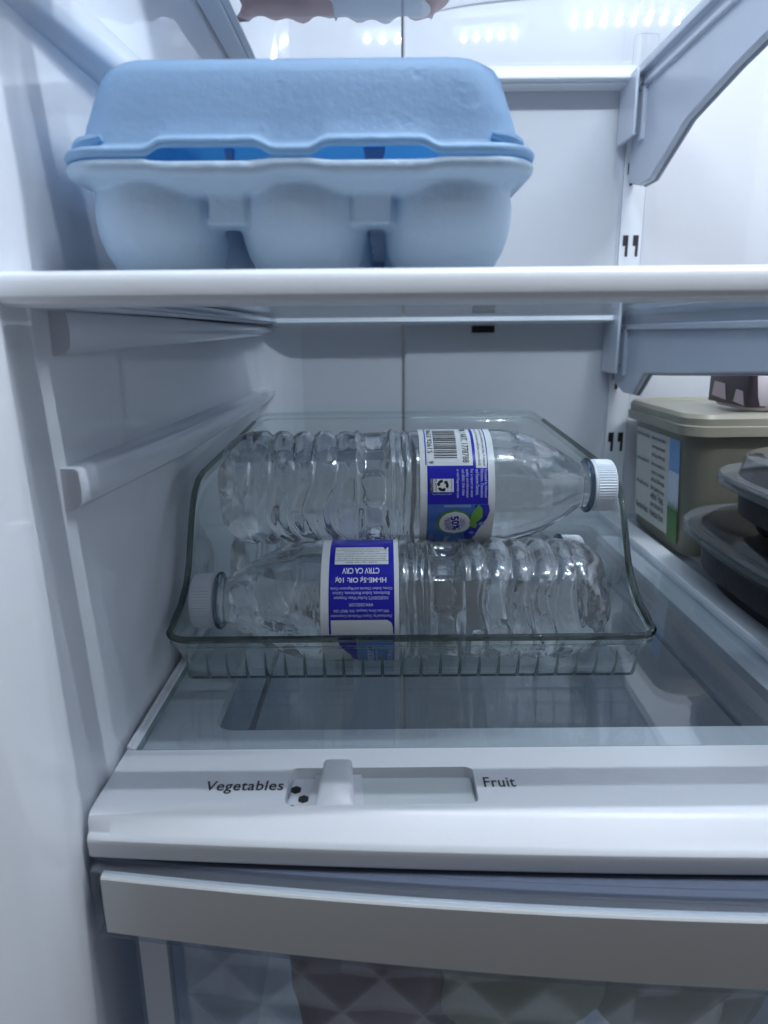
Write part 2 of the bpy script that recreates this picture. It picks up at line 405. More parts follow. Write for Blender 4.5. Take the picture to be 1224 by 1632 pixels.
# ================================================================== CRISPER COVER (lower shelf)
cov = empty('crisper_cover', (0, 0, 0), 'white crisper cover with a glass top and a Vegetables to Fruit slider in its front', 'shelf')
def nose(x): return .2165 + .0135 * ((.235 - x) / .353) ** 2
X0, X1 = -.1178, .2245
bm = bmesh.new()
L = []
SLX0, SLX1, SLY0, SLY1 = -.0412, .0372, .2378, .2618   # slider recess
NX = 40
xs = [X0 + (X1 - X0) * i / NX for i in range(NX + 1)]
for x in xs:
    yn = nose(x); e = min(1, (x - X0) / .006)
    yc = yn + .002 + .011 * min(1, (x - X0 + .02) / .08)   # crease where the top turns down
    k = 0.0
    L.append([(x, .2765, -.012), (x, .2765, .0), (x, .2750, .0), (x, yc + .0040, .0), (x, yc + .0018, -.0001), (x, yc + .0005, -.0005), (x, yc - .0008, -.0011), (x, yc - .0020, -.0011 - .0064 * .0012 / max(.004, yc - yn - .003)), (x, yn + .0022, -.0073), (x, yn + .0010, -.0082), (x, yn + .0002, -.0094), (x, yn, -.0108), (x, yn + .0005, -.0172), (x, yn + .0025, -.0193), (x, yn + .012, -.0193), (x, yn + .012, -.012)])
rings(bm, L, cap0=True, cap1=True)
front = obj('front_trim', bm, M_white, cov, bevel=.0005, angle=25)
# cut the slider recess with a boolean cutter that is applied right away
def boolean_cut(target, P, z0, z1):
    bm = bmesh.new(); prism_z(bm, P, z0, z1); bmesh.ops.recalc_face_normals(bm, faces=bm.faces)
    me = bpy.data.meshes.new('c'); bm.to_mesh(me); bm.free(); c = bpy.data.objects.new('c', me); C.objects.link(c)
    m = target.modifiers.new('cut', 'BOOLEAN'); m.object = c; m.operation = 'DIFFERENCE'; m.solver = 'EXACT'
    dg = bpy.context.evaluated_depsgraph_get(); new = bpy.data.meshes.new_from_object(target.evaluated_get(dg))
    target.modifiers.clear(); target.data = new
    for p in new.polygons: p.use_smooth = True
    new.set_sharp_from_angle(angle=R_(25))
    C.objects.unlink(c); bpy.data.objects.remove(c)
# frame under the glass, with the rounded window
bm = bmesh.new()
outer = rrect(-.1178, .2245, .2768, .690, .001, 6); inner = rrect(-.085, .205, .300, .668, .011, 6)
zf = -.0052
for zz in ((zf, zf - .007),):
    o1 = [bm.verts.new((x, y, zz[0])) for x, y in outer]; i1 = [bm.verts.new((x, y, zz[0])) for x, y in inner]
    o2 = [bm.verts.new((x, y, zz[1])) for x, y in outer]; i2 = [bm.verts.new((x, y, zz[1])) for x, y in inner]
    n = len(outer)
    for i in range(n):
        j = (i + 1) % n
        bm.faces.new((o1[i], o1[j], i1[j], i1[i])); bm.faces.new((o2[j], o2[i], i2[i], i2[j]))
        bm.faces.new((i1[i], i1[j], i2[j], i2[i])); bm.faces.new((o1[j], o1[i], o2[i], o2[j]))
obj('frame', bm, M_white, cov, smooth=False)
bm = bmesh.new(); box(bm, X0, -.1137, .2768, .690, -.005, .0008); box(bm, X0, X0 + .0018, .2768, .690, .0008, .0018)
islands('side_rim', bm, M_white, cov, bevel=.0006)
bm = bmesh.new(); box(bm, .2215, .240, .2768, .690, -.005, .003); obj('centre_rim', bm, M_white, cov, bevel=.001)
bm = bmesh.new(); box(bm, -.1134, .2212, .2772, .688, -.0045, -.0002); obj('glass_pane', bm, M_topglass, cov, smooth=False)
bm = bmesh.new(); box(bm, -.1133, .2211, .27685, .27715, -.0044, -.0004); box(bm, -.11365, -.11342, .277, .688, -.0044, -.0003); islands('glass_edge', bm, M_edge, cov, smooth=False)

PR = rrect(SLX0, SLX1, SLY0, SLY1, .0035, 5)
boolean_cut(front, PR, -.0062, .01)
# slider
sl = obj('slider_plate', (lambda b: (prism_z(b, rrect(SLX0 + .0010, SLX1 - .0006, SLY0 + .0003, SLY1 - .0012, .002), -.0060, -.0046), b)[1])(bmesh.new()), M_white, cov, bevel=.0003)
bm = bmesh.new(); prism_z(bm, rrect(SLX0 + .0255, SLX1 - .0012, SLY0 + .0008, SLY1 - .0022, .001), -.0046, -.0037); obj('slide_window', bm, mat('slide_film', (.74, .80, .80), .08, .5, coat=1), cov, bevel=.0002)
for hx, hy in ((.0030, .0152), (.0068, .0092), (.0026, .0030)):
    bm = bmesh.new(); P = [(SLX0 + hx +   .0024 * math.cos(R_(60 * k + 30)), SLY0 + hy +   .0024 * math.sin(R_(60 * k + 30))) for k in range(6)]
    prism_z(bm, P, -.0046, -.0042); obj('vent_hole', bm, M_dark, cov, smooth=False)
# knob: a saddle wedge, narrow and high at the back, flared toward the front
bm = bmesh.new(); L = []
kx = SLX0 + .0205
for i in range(15):
    t = i / 14                       # back -> front
    y = SLY1 - .0008 - t * (SLY1 - SLY0 + .0005)
    hw = .0072 + .0026 * t ** 1.5; zt = -.0045 + .0098 * (1 - t ** 1.7) + .0008
    if i == 0: zt -= .0012
    ring = [(kx - hw, y, -.0046)]
    for k in range(9):
        a = PI - PI * k / 8; ring.append((kx + (hw - .0009) * math.copysign(abs(math.cos(a)) ** .38, math.cos(a)), y, -.0046 + (zt + .0046) * (abs(math.sin(a)) ** .24)))
    ring.append((kx + hw, y, -.0046)); L.append(ring)
rings(bm, L, cap0=True, cap1=True); obj('slider_knob', bm, M_white, cov, angle=60)
bm = bmesh.new(); L = []
for i in range(9):
    t = i / 8; y = SLY1 - .001 - t * (SLY1 - SLY0 - .0022)
    hw = .0105 + .0020 * t
    L.append([(kx - hw, y, -.0046), (kx - hw + .001, y, -.0038 + .001 * (1 - t)), (kx + hw - .001, y, -.0038 + .001 * (1 - t)), (kx + hw, y, -.0046)])
rings(bm, L, cap0=True, cap1=True); obj('knob_skirt', bm, M_white, cov, angle=60)
flat = lambda x, y, l: (x, y, l)
def shear_text(bm, s, w, h, cx, cy, sk, bold):
    vs, fs, W0, H0 = text2d(s, bold=bold, spacing=1.06); sx, sy = w / W0, h / H0
    V = [bm.verts.new((cx + x * sx + sk * y * sy, cy + y * sy, .00012)) for x, y in vs]
    for f in fs:
        try: bm.faces.new([V[i] for i in f])
        except ValueError: pass
bm = bmesh.new(); shear_text(bm, 'Vegetables', .0325, .0084, -.0590, .2490, .0, .014); obj('lettering', bm, M_black, cov, smooth=False)
bm = bmesh.new(); shear_text(bm, 'Fruit', .0132, .0066, .0472, .2510, .0, .014); obj('lettering', bm, M_black, cov, smooth=False)

# right half shelf (only its left part is seen)
rs = empty('glass_shelf', (0, 0, 0), 'lower right glass shelf under the beige tub and the black trays', 'shelf', 'glass shelves')
bm = bmesh.new(); box(bm, .2405, .596, .300, .690, -.0045, -.0003); obj('glass_pane', bm, M_topglass, rs, smooth=False)
bm = bmesh.new(); box(bm, .2405, .596, .24, .2995, -.012, .001); obj('front_trim', bm, M_white, rs, bevel=.001)
bm = bmesh.new(); box(bm, .2405, .262, .300, .690, -.014, -.0052); islands('side_rail', bm, M_white, rs, bevel=.001)

# ================================================================== CRISPER DRAWER
dr = empty('crisper_box', (0, 0, ZB + .02), 'clear crisper drawer with a grey front band, under the white cover', 'crisper box')
def dz(z): return z - (ZB + .02)
def dfront(x): return .2005 + .0265 * ((.235 - x) / .353) ** 2
def bandring(x, z0, z1, off, th):
    if z0 < -.045: z0 -= .0045 * (x + .1125) / .25; z1 -= (.0045 * (x + .1125) / .25 if z1 < -.045 else 0)
    y = dfront(x) + off
    return [(x, y + th, dz(z1)), (x, y + .0006, dz(z1)), (x, y, dz(z1 - .0008)), (x, y - .0004, dz((z0 + z1) / 2)), (x, y, dz(z0 + .001)), (x, y + .0008, dz(z0)), (x, y + th, dz(z0))]
bm = bmesh.new(); xs = [-.1125 + (.335) * i / 40 for i in range(41)]
rings(bm, [bandring(x, -.0505, -.0235, 0, .004) for x in xs], cap0=True, cap1=True); obj('front_band', bm, M_band, dr, angle=30)
bm = bmesh.new(); xs2 = [-.1165 + (.339) * i / 40 for i in range(41)]
rings(bm, [bandring(x, -.0525, -.0515, .0005, .012) for x in xs2], cap0=True, cap1=True)
rings(bm, [bandring(x, -.0228, -.0212, .0012, .012) for x in xs2], cap0=True, cap1=True)
islands('clear_edge', bm, M_drawer, dr, angle=30)
bm = bmesh.new(); rings(bm, [bandring(x, -.0212, -.0198, .010, .01) for x in xs2], cap0=True, cap1=True); obj('gasket', bm, M_gasket, dr)
bm = bmesh.new(); rings(bm, [bandring(x, -.053, -.0200, .0065, .006) for x in xs2], cap0=True, cap1=True); obj('band_backing', bm, M_gasket, dr)
bm = bmesh.new(); box(bm, -.1170, -.1130, dfront(-.115) + .0006, dfront(-.115) + .012, dz(-.0520), dz(-.021)); obj('end_cap', bm, M_drawer, dr, bevel=.0008)
# clear front of the drawer, embossed with diamond facets
bm = bmesh.new()
nx, nz_ = 17, 7
pitch = .0195
G = {}
for i in range(nx + 1):
    for j in range(nz_ + 1):
        x = -.085 + pitch * i * .85; z = -.052 - .018 * j
        y = dfront(x) + .012 + (.0017 if (i + j) % 2 else 0) + .0012 * math.sin(x * 40)
        G[i, j] = bm.verts.new((x, y, dz(z)))
for i in range(nx):
    for j in range(nz_):
        a, b, c, d = G[i, j], G[i + 1, j], G[i + 1, j + 1], G[i, j + 1]
        if (i + j) % 2: bm.faces.new((a, b, d)); bm.faces.new((b, c, d))
        else: bm.faces.new((a, b, c)); bm.faces.new((a, c, d))
o = obj('clear_front', bm, M_frost, dr, smooth=False)
sm = o.modifiers.new('solid', 'SOLIDIFY'); sm.thickness = .002
bm = bmesh.new(); box(bm, -.108, -.1055, .240, .67, dz(-.29), dz(-.03)); box(bm, -.094, -.0925, .240, .67, dz(-.29), dz(-.012)); box(bm, .198, .2005, .240, .67, dz(-.29), dz(-.016))
islands('side_wall', bm, M_drawer, dr, smooth=False)
bm = bmesh.new(); box(bm, -.1055, -.094, .238, .242, dz(-.29), dz(-.05)); obj('corner_post', bm, M_frame, dr)
bm = bmesh.new()
tube(bm, [(-.0700, .24, dz(-.018)), (-.0700, .66, dz(-.018))], .0016, 6)
tube(bm, [(.185, .24, dz(-.018)), (.185, .60, dz(-.018)), (.175, .66, dz(-.018))], .0016, 6); islands('drawer_rim', bm, M_gasket, dr)
bm = bmesh.new(); box(bm, -.108, .2, .24, .67, dz(-.295), dz(-.29)); obj('drawer_floor', bm, M_frame, dr)
M_blueb = mat('dark_blue_bag', (.17, .12, .18), .35, .5, bump=.8, bscale=30)
M_leafy = mat('pale_green_leaf', (.42, .47, .38), .45, .5, bump=.6, bscale=25)
def lump(name, loc, r, m, seed, label, cat, amp=.18):
    bm = bmesh.new(); bmesh.ops.create_icosphere(bm, subdivisions=4, radius=1)
    rnd = random.Random(seed); ks = [(Vector((rnd.uniform(-4, 4), rnd.uniform(-4, 4), rnd.uniform(-4, 4))), rnd.uniform(0, 6)) for _ in range(7)]
    for v in bm.verts:
        d = sum(abs(math.sin(v.co.dot(k) + p)) for k, p in ks) / 7
        v.co = Vector((v.co.x * r[0], v.co.y * r[1], v.co.z * r[2])) * (1 + amp * (d - .6) * 2)
    o = obj(name, bm, m, angle=60); o.location = loc; o['label'] = label; o['category'] = cat; return o
lump('bag', (-.005, .300, -.140), (.045, .040, .085), M_blueb, 3, 'dark blue crumpled bag inside the clear drawer', 'bag')
lump('lettuce', (.065, .295, -.120), (.048, .045, .055), M_leafy, 5, 'pale green leafy head in the drawer beside the dark blue bag', 'vegetable')
lump('lettuce', (.150, .300, -.125), (.050, .045, .06), mat('grey_green_leaf', (.40, .43, .41), .45, .5, bump=.6, bscale=25), 9, 'grey green leafy head at the right end of the drawer', 'vegetable')

def sst(a, b, x): t = min(1, max(0, (x - a) / (b - a))); return t * t * (3 - 2 * t)
# ================================================================== BIN
binE = empty('storage_bin', (0, 0, 0), 'clear plastic bin with swooping sides, holding the water bottles on the glass', 'storage bin')
BX0, BX1, BY0, BY1 = -.1095, .1370, .331, .655
rimpts = [(.322, .0315), (.335, .032), (.351, .038), (.362, .046), (.371, .055), (.383, .071), (.392, .082), (.400, .090), (.412, .096), (.425, .0985), (.66, .109)]
def rimz(y):
    if y <= rimpts[0][0]: return rimpts[0][1]
    for (a, za), (b, zb) in zip(rimpts, rimpts[1:]):
        if y <= b: return za + (zb - za) * (y - a) / (b - a)
    return rimpts[-1][1]
def bin_outline(infl):
    """dense rounded rectangle, floor outline inflated outward"""
    r = .013 + infl * .2; x0, x1, y0, y1 = BX0 - infl, BX1 + infl, BY0 - infl * 1.6, BY1 + infl
    P = []
    def seg(a, b, n):
        for k in range(n): P.append((a[0] + (b[0] - a[0]) * k / n, a[1] + (b[1] - a[1]) * k / n))
    def arc(cx, cy, a0):
        for k in range(7): a = R_(a0 + 90 * k / 7); P.append((cx + r * math.cos(a), cy + r * math.sin(a)))
    arc(x1 - r, y1 - r, 0); seg((x1 - r, y1), (x0 + r, y1), 6)
    arc(x0 + r, y1 - r, 90); seg((x0, y1 - r), (x0, .43), 6); seg((x0, .43), (x0, y0 + r), 22)
    arc(x0 + r, y0 + r, 180); seg((x0 + r, y0), (x1 - r, y0), 12)
    arc(x1 - r, y0 + r, 270); seg((x1, y0 + r), (x1, .43), 22); seg((x1, .43), (x1, y1 - r), 6)
    return P
RB = .013
def bin_loops(dz_=0, inset=0):
    Ls = []
    for k in range(7):
        a = R_(15 * k); off = -RB + RB * math.sin(a); z = .002 + RB - RB * math.cos(a)
        Ls.append([(x, y, z) for x, y in bin_outline(off)])
    for k in range(1, 6):
        f = k / 5; Lp = []
        for (xa, ya), (xb, yb) in zip(bin_outline(0), bin_outline(.0042)):
            zr = rimz(yb); z = .002 + RB + (zr - .002 - RB) * f; g = (z - .015) / .09
            front_w = 1 if yb < .345 else g
            ff = min(1, f) if yb < .335 else max(g, 0)
            fl = .0036 * (1 - sst(.322, .375, yb)) * f * (1 if xb > 0 else -1) * min(1, abs(xb - .0135) / .11)
            Lp.append((xa + (xb - xa) * max(g, 0) + fl, ya + (yb - ya) * ff, z))
        Ls.append(Lp)
    return Ls
BL = bin_loops()
bm = bmesh.new(); V = rings(bm, BL); bm.faces.new(V[0][::-1])
o = obj('shell', bm, M_bin, binE, angle=60)
sm = o.modifiers.new('solid', 'SOLIDIFY'); sm.thickness = .0018; sm.offset = -1
top_l = BL[-1]; nL = len(top_l); front_i = [i for i in range(nL) if top_l[i][1] < .60]
a0 = front_i[0] if not (0 in front_i and nL - 1 in front_i) else next(i for i in range(nL) if top_l[i][1] >= .60)
ordr = top_l[13:] + top_l[:13]                    # starts at the rear left corner
cutA = next(i for i, p in enumerate(ordr) if p[0] < 0 and p[1] < .645); cutB = max(i for i, p in enumerate(ordr) if p[0] > 0 and p[1] < .645)
bm = bmesh.new(); tube(bm, ordr[cutA:cutB + 1], .0018, 10); obj('rim', bm, M_binrim, binE)
bm = bmesh.new(); tube(bm, ordr[cutB:] + ordr[:cutA + 1], .0014, 10); obj('rim', bm, M_binrimc, binE)
bm = bmesh.new(); tube(bm, [(x, y, z) for x, y, z in BL[2] if y < .42][0:0] + [(BX0 + .006 + (BX1 - BX0 - .012) * k / 20, BY0 + RB * .45, .0040) for k in range(21)], .0007, 8); obj('bottom_edge', bm, M_binrim, binE)
bm = bmesh.new()
fr = [p for p in BL[-1]]
tube(bm, [(x, y + .0012, z - .0052) for x, y, z in fr], .0007, 6, closed=True); obj('rim_step', bm, M_binrimc, binE)
for k in range(24):
    x = BX0 + .006 + (BX1 - BX0 - .012) * k / 23
    bm = bmesh.new(); pts = []
    for j in range(9):
        a = R_(90 - 11.25 * j); pts.append((x, BY0 + RB - (RB + .0004) * math.sin(a) - (.0006 if j == 0 else 0), .002 + RB - (RB + .0004) * math.cos(a)))
    pts = [(x, BY0 - .0012, .021)] + pts[:6]
    tube(bm, pts, [.0003, .0007] + [.0008, .0009, .0009, .0009, .0004], 8); obj('rib', bm, M_binribg, binE)

# ================================================================== WATER BOTTLES
RL = .0332; LX0, LX1 = .1135, .1545
prof_b = [(0, .0225), (.0015, .0255), (.004, .0285), (.008, .0310), (.013, .0328), (.018, .0335), (.1120, .0335), (.1130, .0331), (.1550, .0331), (.1565, .0336), (.164, .0334), (.172, .0322), (.180, .0300), (.188, .0266), (.196, .0220), (.202, .0180), (.2065, .0148), (.209, .0132), (.2135, .0130)]
def base_r(x):
    for (a, ra), (b, rb) in zip(prof_b, prof_b[1:]):
        if x <= b:
            t = (x - a) / (b - a); return ra + (rb - ra) * t
    return prof_b[-1][1]
def bottle_r(x, th):
    r = base_r(x)
    # wavy ribs
    w = sst(.016, .021, x) * (1 - sst(.074, .078, x))
    xw = x - .0024 * math.sin(3 * th + .6) - .0008 * math.sin(5 * th)
    ph = abs(math.sin(PI * (xw - .018) / .0122))
    r -= w * .0029 * (1 - ph) ** 1.6
    # pinched waist with oval dents
    w2 = sst(.0775, .0815, x) * (1 - sst(.0945, .0985, x))
    r -= w2 * .0010 + sst(.079, .084, x) * (1 - sst(.092, .097, x)) * .0050 * sst(.25, .70, math.cos(2.5 * th + .4) ** 2)
    r += .0010 * math.exp(-((x - .0785) / .0012) ** 2) + .0010 * math.exp(-((x - .0978) / .0012) ** 2)
    # narrow rings next to the label
    w3 = sst(.098, .101, x) * (1 - sst(.110, .112, x))
    r -= w3 * .0017 * (1 - abs(math.sin(PI * (x - .099 - .0006 * math.sin(3 * th)) / .0046)))
    # faint panels on the shoulder
    w4 = sst(.165, .172, x) * (1 - sst(.190, .200, x))
    r -= w4 * .0009 * max(0, math.cos(6 * th)) ** 3
    # crinkles of the thin wall
    wc = sst(.006, .016, x) * (1 - sst(.106, .112, x)) + .35 * sst(.158, .168, x) * (1 - sst(.195, .205, x))
    if wc > 0:
        v = Vector((x * 95, 2.6 * math.cos(th), 2.6 * math.sin(th)))
        r += wc * (.0009 * noise.noise(v) - .0007 * max(0, 1 - 5 * abs(noise.noise(v * .8 + Vector((3, 7, 1))))) ** 2)
    # base feet
    w5 = 1 - sst(.0, .018, x)
    r -= w5 * .0040 * (math.cos(2.5 * (th + .5)) ** 4)
    return r
def bottle_body():
    bm = bmesh.new(); NT = 110; L = []
    xs = []
    x = 0
    while x < .2135:
        xs.append(x); x += .0009 if (x < .113 or x > .153) else .004
    xs.append(.2135)
    # concave base
    for rr, xx in ((.0006, .0085), (.006, .0080), (.012, .0060), (.017, .0030), (.0205, .0008)):
        L.append([(xx + .004 * (math.cos(2.5 * (2 * PI * k / NT + .5)) ** 4) * (rr / .02), rr * math.cos(2 * PI * k / NT), rr * math.sin(2 * PI * k / NT)) for k in range(NT)])
    for x in xs:
        ring = []
        for k in range(NT):
            th = 2 * PI * k / NT; r = bottle_r(x, th); ring.append((x, r * math.cos(th), r * math.sin(th)))
        L.append(ring)
    for rr in (.010, .004): L.append([(.2135, rr * math.cos(2 * PI * k / NT), rr * math.sin(2 * PI * k / NT)) for k in range(NT)])
    rings(bm, L, cap0=True, cap1=True)
    return bm
def air_pocket(zw):
    bm = bmesh.new(); L = []
    x = .006
    while x < .204:
        rr = min(bottle_r(x, PI / 2 + d) for d in (-.5, -.25, 0, .25, .5)) - .0011
        if rr > zw + .0006:
            w = math.sqrt(rr * rr - zw * zw); a0 = math.atan2(zw, w); ring = []
            for k in range(17):
                a = a0 + (PI - 2 * a0) * k / 16; ring.append((x, rr * math.cos(a), rr * math.sin(a)))
            for k in range(1, 8): ring.append((x, -w + 2 * w * k / 8, zw))
            L.append(ring)
        x += .0015
    rings(bm, L, cap0=True, cap1=True)
    bmesh.ops.recalc_face_normals(bm, faces=bm.faces)
    return bm
def make_bottle(loc, rz, label, proto=None):
    e = empty('water_bottle', loc, label, 'water bottle', 'water bottles in the bin', rz)
    if proto:
        for ch in proto.children:
            if ch.name.startswith('label'): continue
            c = ch.copy(); C.objects.link(c); c.parent = e
        return e
    body = obj('body', bottle_body(), M_pet, e, angle=180)
    air = obj('air_pocket', air_pocket(.0195), M_pet, e, angle=50)
    air.data.flip_normals()
    bm = bmesh.new(); NT = 48; L = []
    for x, r in ((.2128, .0131), (.2128, .0158), (.2133, .0163), (.2146, .0163), (.2150, .0158), (.2150, .0131)):
        L.append([(x, r * math.cos(2 * PI * k / NT), r * math.sin(2 * PI * k / NT)) for k in range(NT)])
    rings(bm, L + [L[0]]); obj('neck_ring', bm, M_neck, e)
    bm = bmesh.new(); NT = 120; L = []
    for x, r, g in ((.2156, .0135, 0), (.2156, .0152, 0), (.2166, .0154, 0), (.2172, .0148, 0), (.2176, .0154, 1), (.2200, .01545, 1), (.2262, .01535, 1), (.2278, .0150, .5), (.2287, .0140, 0), (.2290, .0120, 0), (.2288, .003, 0)):
        L.append([(x, (r - (.0005 * g if k % 2 else 0)) * math.cos(2 * PI * k / NT), (r - (.0005 * g if k % 2 else 0)) * math.sin(2 * PI * k / NT)) for k in range(NT)])
    rings(bm, L, cap0=True, cap1=True); obj('cap', bm, M_cap, e, angle=25)
    return e
# --- label printing on a cylinder. p: axial (m) from the label's left edge as seen, q: arc length up from the horizontal, facing the camera
RP = RL + .0005
LW = LX1 - LX0
def fm(flip):
    def f(p, q, lift):
        r = RP + lift; a = q / RP
        if not flip: return (LX0 + p, -r * math.cos(a), r * math.sin(a))
        return (LX1 - p, r * math.cos(a), r * math.sin(a))
    return f
def patch(bm, P, f, lift, step=.0012):
    """fill a polygon given as (p,q) outline by slicing it in q so it bends round the bottle"""
    q0 = min(q for _, q in P); q1 = max(q for _, q in P); n = max(1, int((q1 - q0) / step)); qs = [q0 + (q1 - q0) * k / n for k in range(n + 1)]
    def span(q):
        xs = []
        q = min(max(q, q0 + 1e-7), q1 - 1e-7)
        for i in range(len(P)):
            (xa, ya), (xb, yb) = P[i], P[(i + 1) % len(P)]
            if (ya <= q < yb) or (yb <= q < ya): xs.append(xa + (xb - xa) * (q - ya) / (yb - ya))
        return (min(xs), max(xs)) if xs else None
    rows = []
    for q in qs:
        s = span(q)
        if s: rows.append((bm.verts.new(f(s[0], q, lift)), bm.verts.new(f(s[1], q, lift))))
    for a, b in zip(rows, rows[1:]): bm.faces.new((a[0], a[1], b[1], b[0]))
def rect(p0, p1, q0, q1): return [(p0, q0), (p1, q0), (p1, q1), (p0, q1)]
def ell(cx, cy, a, b, n=36, rot=0):
    c, s = math.cos(R_(rot)), math.sin(R_(rot)); P = []
    for k in range(n):
        x = a * math.cos(2 * PI * k / n); y = b * math.sin(2 * PI * k / n); P.append((cx + x * c - y * s, cy + x * s + y * c))
    return P
def label_base(e):
    bm = bmesh.new(); NT = 96; L = []
    for x, r in ((LX0, RL - .0001), (LX0, RP), (LX1, RP), (LX1, RL - .0001)):
        L.append([(x, r * math.cos(2 * PI * k / NT), r * math.sin(2 * PI * k / NT)) for k in range(NT)])
    rings(bm, L); return obj('label', bm, M_lab_white, e)
def pr(lab, m, fn, name='print'):
    bm = bmesh.new(); fn(bm)
    if name == 'print': return islands(name, bm, m, lab, smooth=False)
    o = obj(name, bm, m, lab, smooth=False); o['kind'] = 'stuff'; return o   # letters a pixel or two high

CAMA = {'top': 12.65, 'front': 21.9}
def qv(v, vc, half, up):    # photo row -> arc position
    s = max(-.985, min(.985, (vc - v) / half)); return RP * (math.asin(s) + R_(up))

# ---- top bottle (cap to the right)
XB_T = -.0935
top = make_bottle((XB_T, .402, .0935), 0, 'upper water bottle lying across the other two, barcode showing on its label')
labT = label_base(top); f = fm(False)
pu = lambda u: (u - 665) / 110 * LW
Q = lambda v: qv(v, 784, 98, 12.65)
pr(labT, M_lab_blue, lambda b: (patch(b, rect(pu(675.5), pu(765), Q(813), Q(750)), f, .0001), patch(b, rect(pu(673), pu(674.6), Q(750), Q(687)), f, .0001), patch(b, rect(pu(743), pu(748.5), Q(750), Q(687)), f, .0001), patch(b, rect(pu(764), pu(765.5), Q(752), Q(687)), f, .0001)))
pr(labT, M_lab_mid, lambda b: patch(b, [(pu(675.5), Q(813)), (pu(765), Q(813)), (pu(766), Q(824)), (pu(761), Q(842)), (pu(751), Q(858)), (pu(745), Q(874)), (pu(742), Q(880)), (pu(675.5), Q(881))], f, .0001))
pr(labT, M_lab_blue, lambda b: (patch(b, [(pu(746), Q(814)), (pu(766), Q(814)), (pu(768), Q(824)), (pu(764), Q(838)), (pu(757), Q(846)), (pu(752), Q(858)), (pu(748), Q(868)), (pu(736), Q(872)), (pu(732), Q(862)), (pu(742), Q(846)), (pu(750), Q(832))], f, .0002)))
pr(labT, M_lab_pale, lambda b: (patch(b, ell(pu(757), Q(845), .0016, .0016), f, .0003), patch(b, ell(pu(744), Q(860), .0018, .0014), f, .0003), patch(b, ell(pu(751), Q(818), .001, .0016), f, .0003), patch(b, rect(pu(700), pu(740), Q(818), Q(814)), f, .0002)))
pr(labT, M_green, lambda b: patch(b, ell(pu(716), Q(843.5), .0098, .0088), f, .0003))
pr(labT, M_lab_white, lambda b: patch(b, ell(pu(717), Q(844), .0087, .0079), f, .0004))
pr(labT, M_leaf, lambda b: (patch(b, [(pu(738), Q(845)), (pu(742), Q(826)), (pu(752), Q(814)), (pu(757), Q(820)), (pu(758), Q(834)), (pu(750), Q(842))], f, .0005), patch(b, [(pu(739), Q(842)), (pu(744), Q(836)), (pu(751), Q(846)), (pu(749), Q(852)), (pu(742), Q(849))], f, .0005)))
# white boxes
pr(labT, M_lab_white, lambda b: (patch(b, rect(pu(676), pu(743), Q(751.5), Q(686.5)), f, .00015), patch(b, rect(pu(747.5), pu(763.5), Q(755.5), Q(686.5)), f, .00015), patch(b, rect(pu(679), pu(714), Q(793.5), Q(772.5)), f, .0002)))
def blk_top(b):
    rnd = random.Random(11); q = Q(739.5); end = Q(691)
    while q < end:
        w = rnd.choice((.00022, .00022, .00044, .00062)); patch(b, rect(pu(686), pu(720.5), q, q + w), f, .0003); q += w + rnd.choice((.0003, .0003, .00052, .0007))
    put_text(b, '96633 92615', RP * (Q(690) - Q(731)) / RP, .0027, pu(680.5), (Q(690) + Q(731)) / 2, -90, f, .0003, .006)
    put_text(b, '9', .0016, .0027, pu(681.5), Q(746), -90, f, .0003, .006)
    put_text(b, 'ITM. / ART. 1778788', Q(686) - Q(747), .0036, pu(733), (Q(686) + Q(747)) / 2, -90, f, .0003, .008)
    put_text(b, 'If not completely satisfied with this Kirkland', Q(686) - Q(752), .0018, pu(759.5), (Q(686) + Q(752)) / 2, -90, f, .0003)
    put_text(b, 'product, all monies will be refunded.', Q(686) - Q(752), .0018, pu(752.5), (Q(686) + Q(752)) / 2, -90, f, .0003)
    patch(b, rect(pu(679), pu(684), Q(793), Q(773)), f, .0003)
    # three chasing arrows
    cx, cy = pu(698), Q(783)
    for k in range(3):
        a0 = 90 + 120 * k
        for s in range(6):
            a1 = R_(a0 + 12 * s); a2 = R_(a0 + 12 * (s + 1)); ri, ro = .0017, .0032
            vs = [b.verts.new(f(cx + r * math.cos(a), cy + r * math.sin(a), .0003)) for r, a in ((ri, a1), (ro, a1), (ro, a2), (ri, a2))]; b.faces.new(vs)
        a1 = R_(a0 + 72); a2 = R_(a0 + 102)
        vs = [b.verts.new(f(cx + r * math.cos(a), cy + r * math.sin(a), .0003)) for r, a in ((.0011, a1), (.0038, a1), (.0025, a2))]; b.faces.new(vs)
    put_text(b, 'PLASTIC', .0066, .0012, pu(687.5), Q(783), -90, f, .0003, .01)
    put_text(b, 'Empty & Replace Cap', .0066, .0012, pu(711), Q(783), -90, f, .0003)
pr(labT, M_black, blk_top, 'black_print')
def pale_top(b):
    for i, (s, u) in enumerate((('Processed by Advanced', 761), ('Filtration, Ozonation', 755.5), ('and Reverse Osmosis.', 749), ('For a report on water', 740.5), ('quality and information', 734), ('call (800) 334-1064', 727.5), ('or visit Niagarawater.com', 720))):
        q0, q1 = Q(802.5 if len(s) > 20 else 799), Q(757.5)
        put_text(b, s, q1 - q0, .0019, pu(u), (q0 + q1) / 2, -90, f, .0003, .006)
    put_text(b, 'BOTTLE', .0056, .0011, pu(681.5), Q(783), -90, f, .0005)
    put_text(b, 'how2recycle.info', .0105, .0010, pu(697), Q(797), 0, f, .0003)
    put_text(b, '16.9 FL OZ', .0068, .0017, pu(683), Q(867), -90, f, .0003)
    put_text(b, 'Purified', .0072, .0030, pu(707), Q(872), -90, f, .0003)
pr(labT, M_ink_pale, pale_top, 'pale_print')
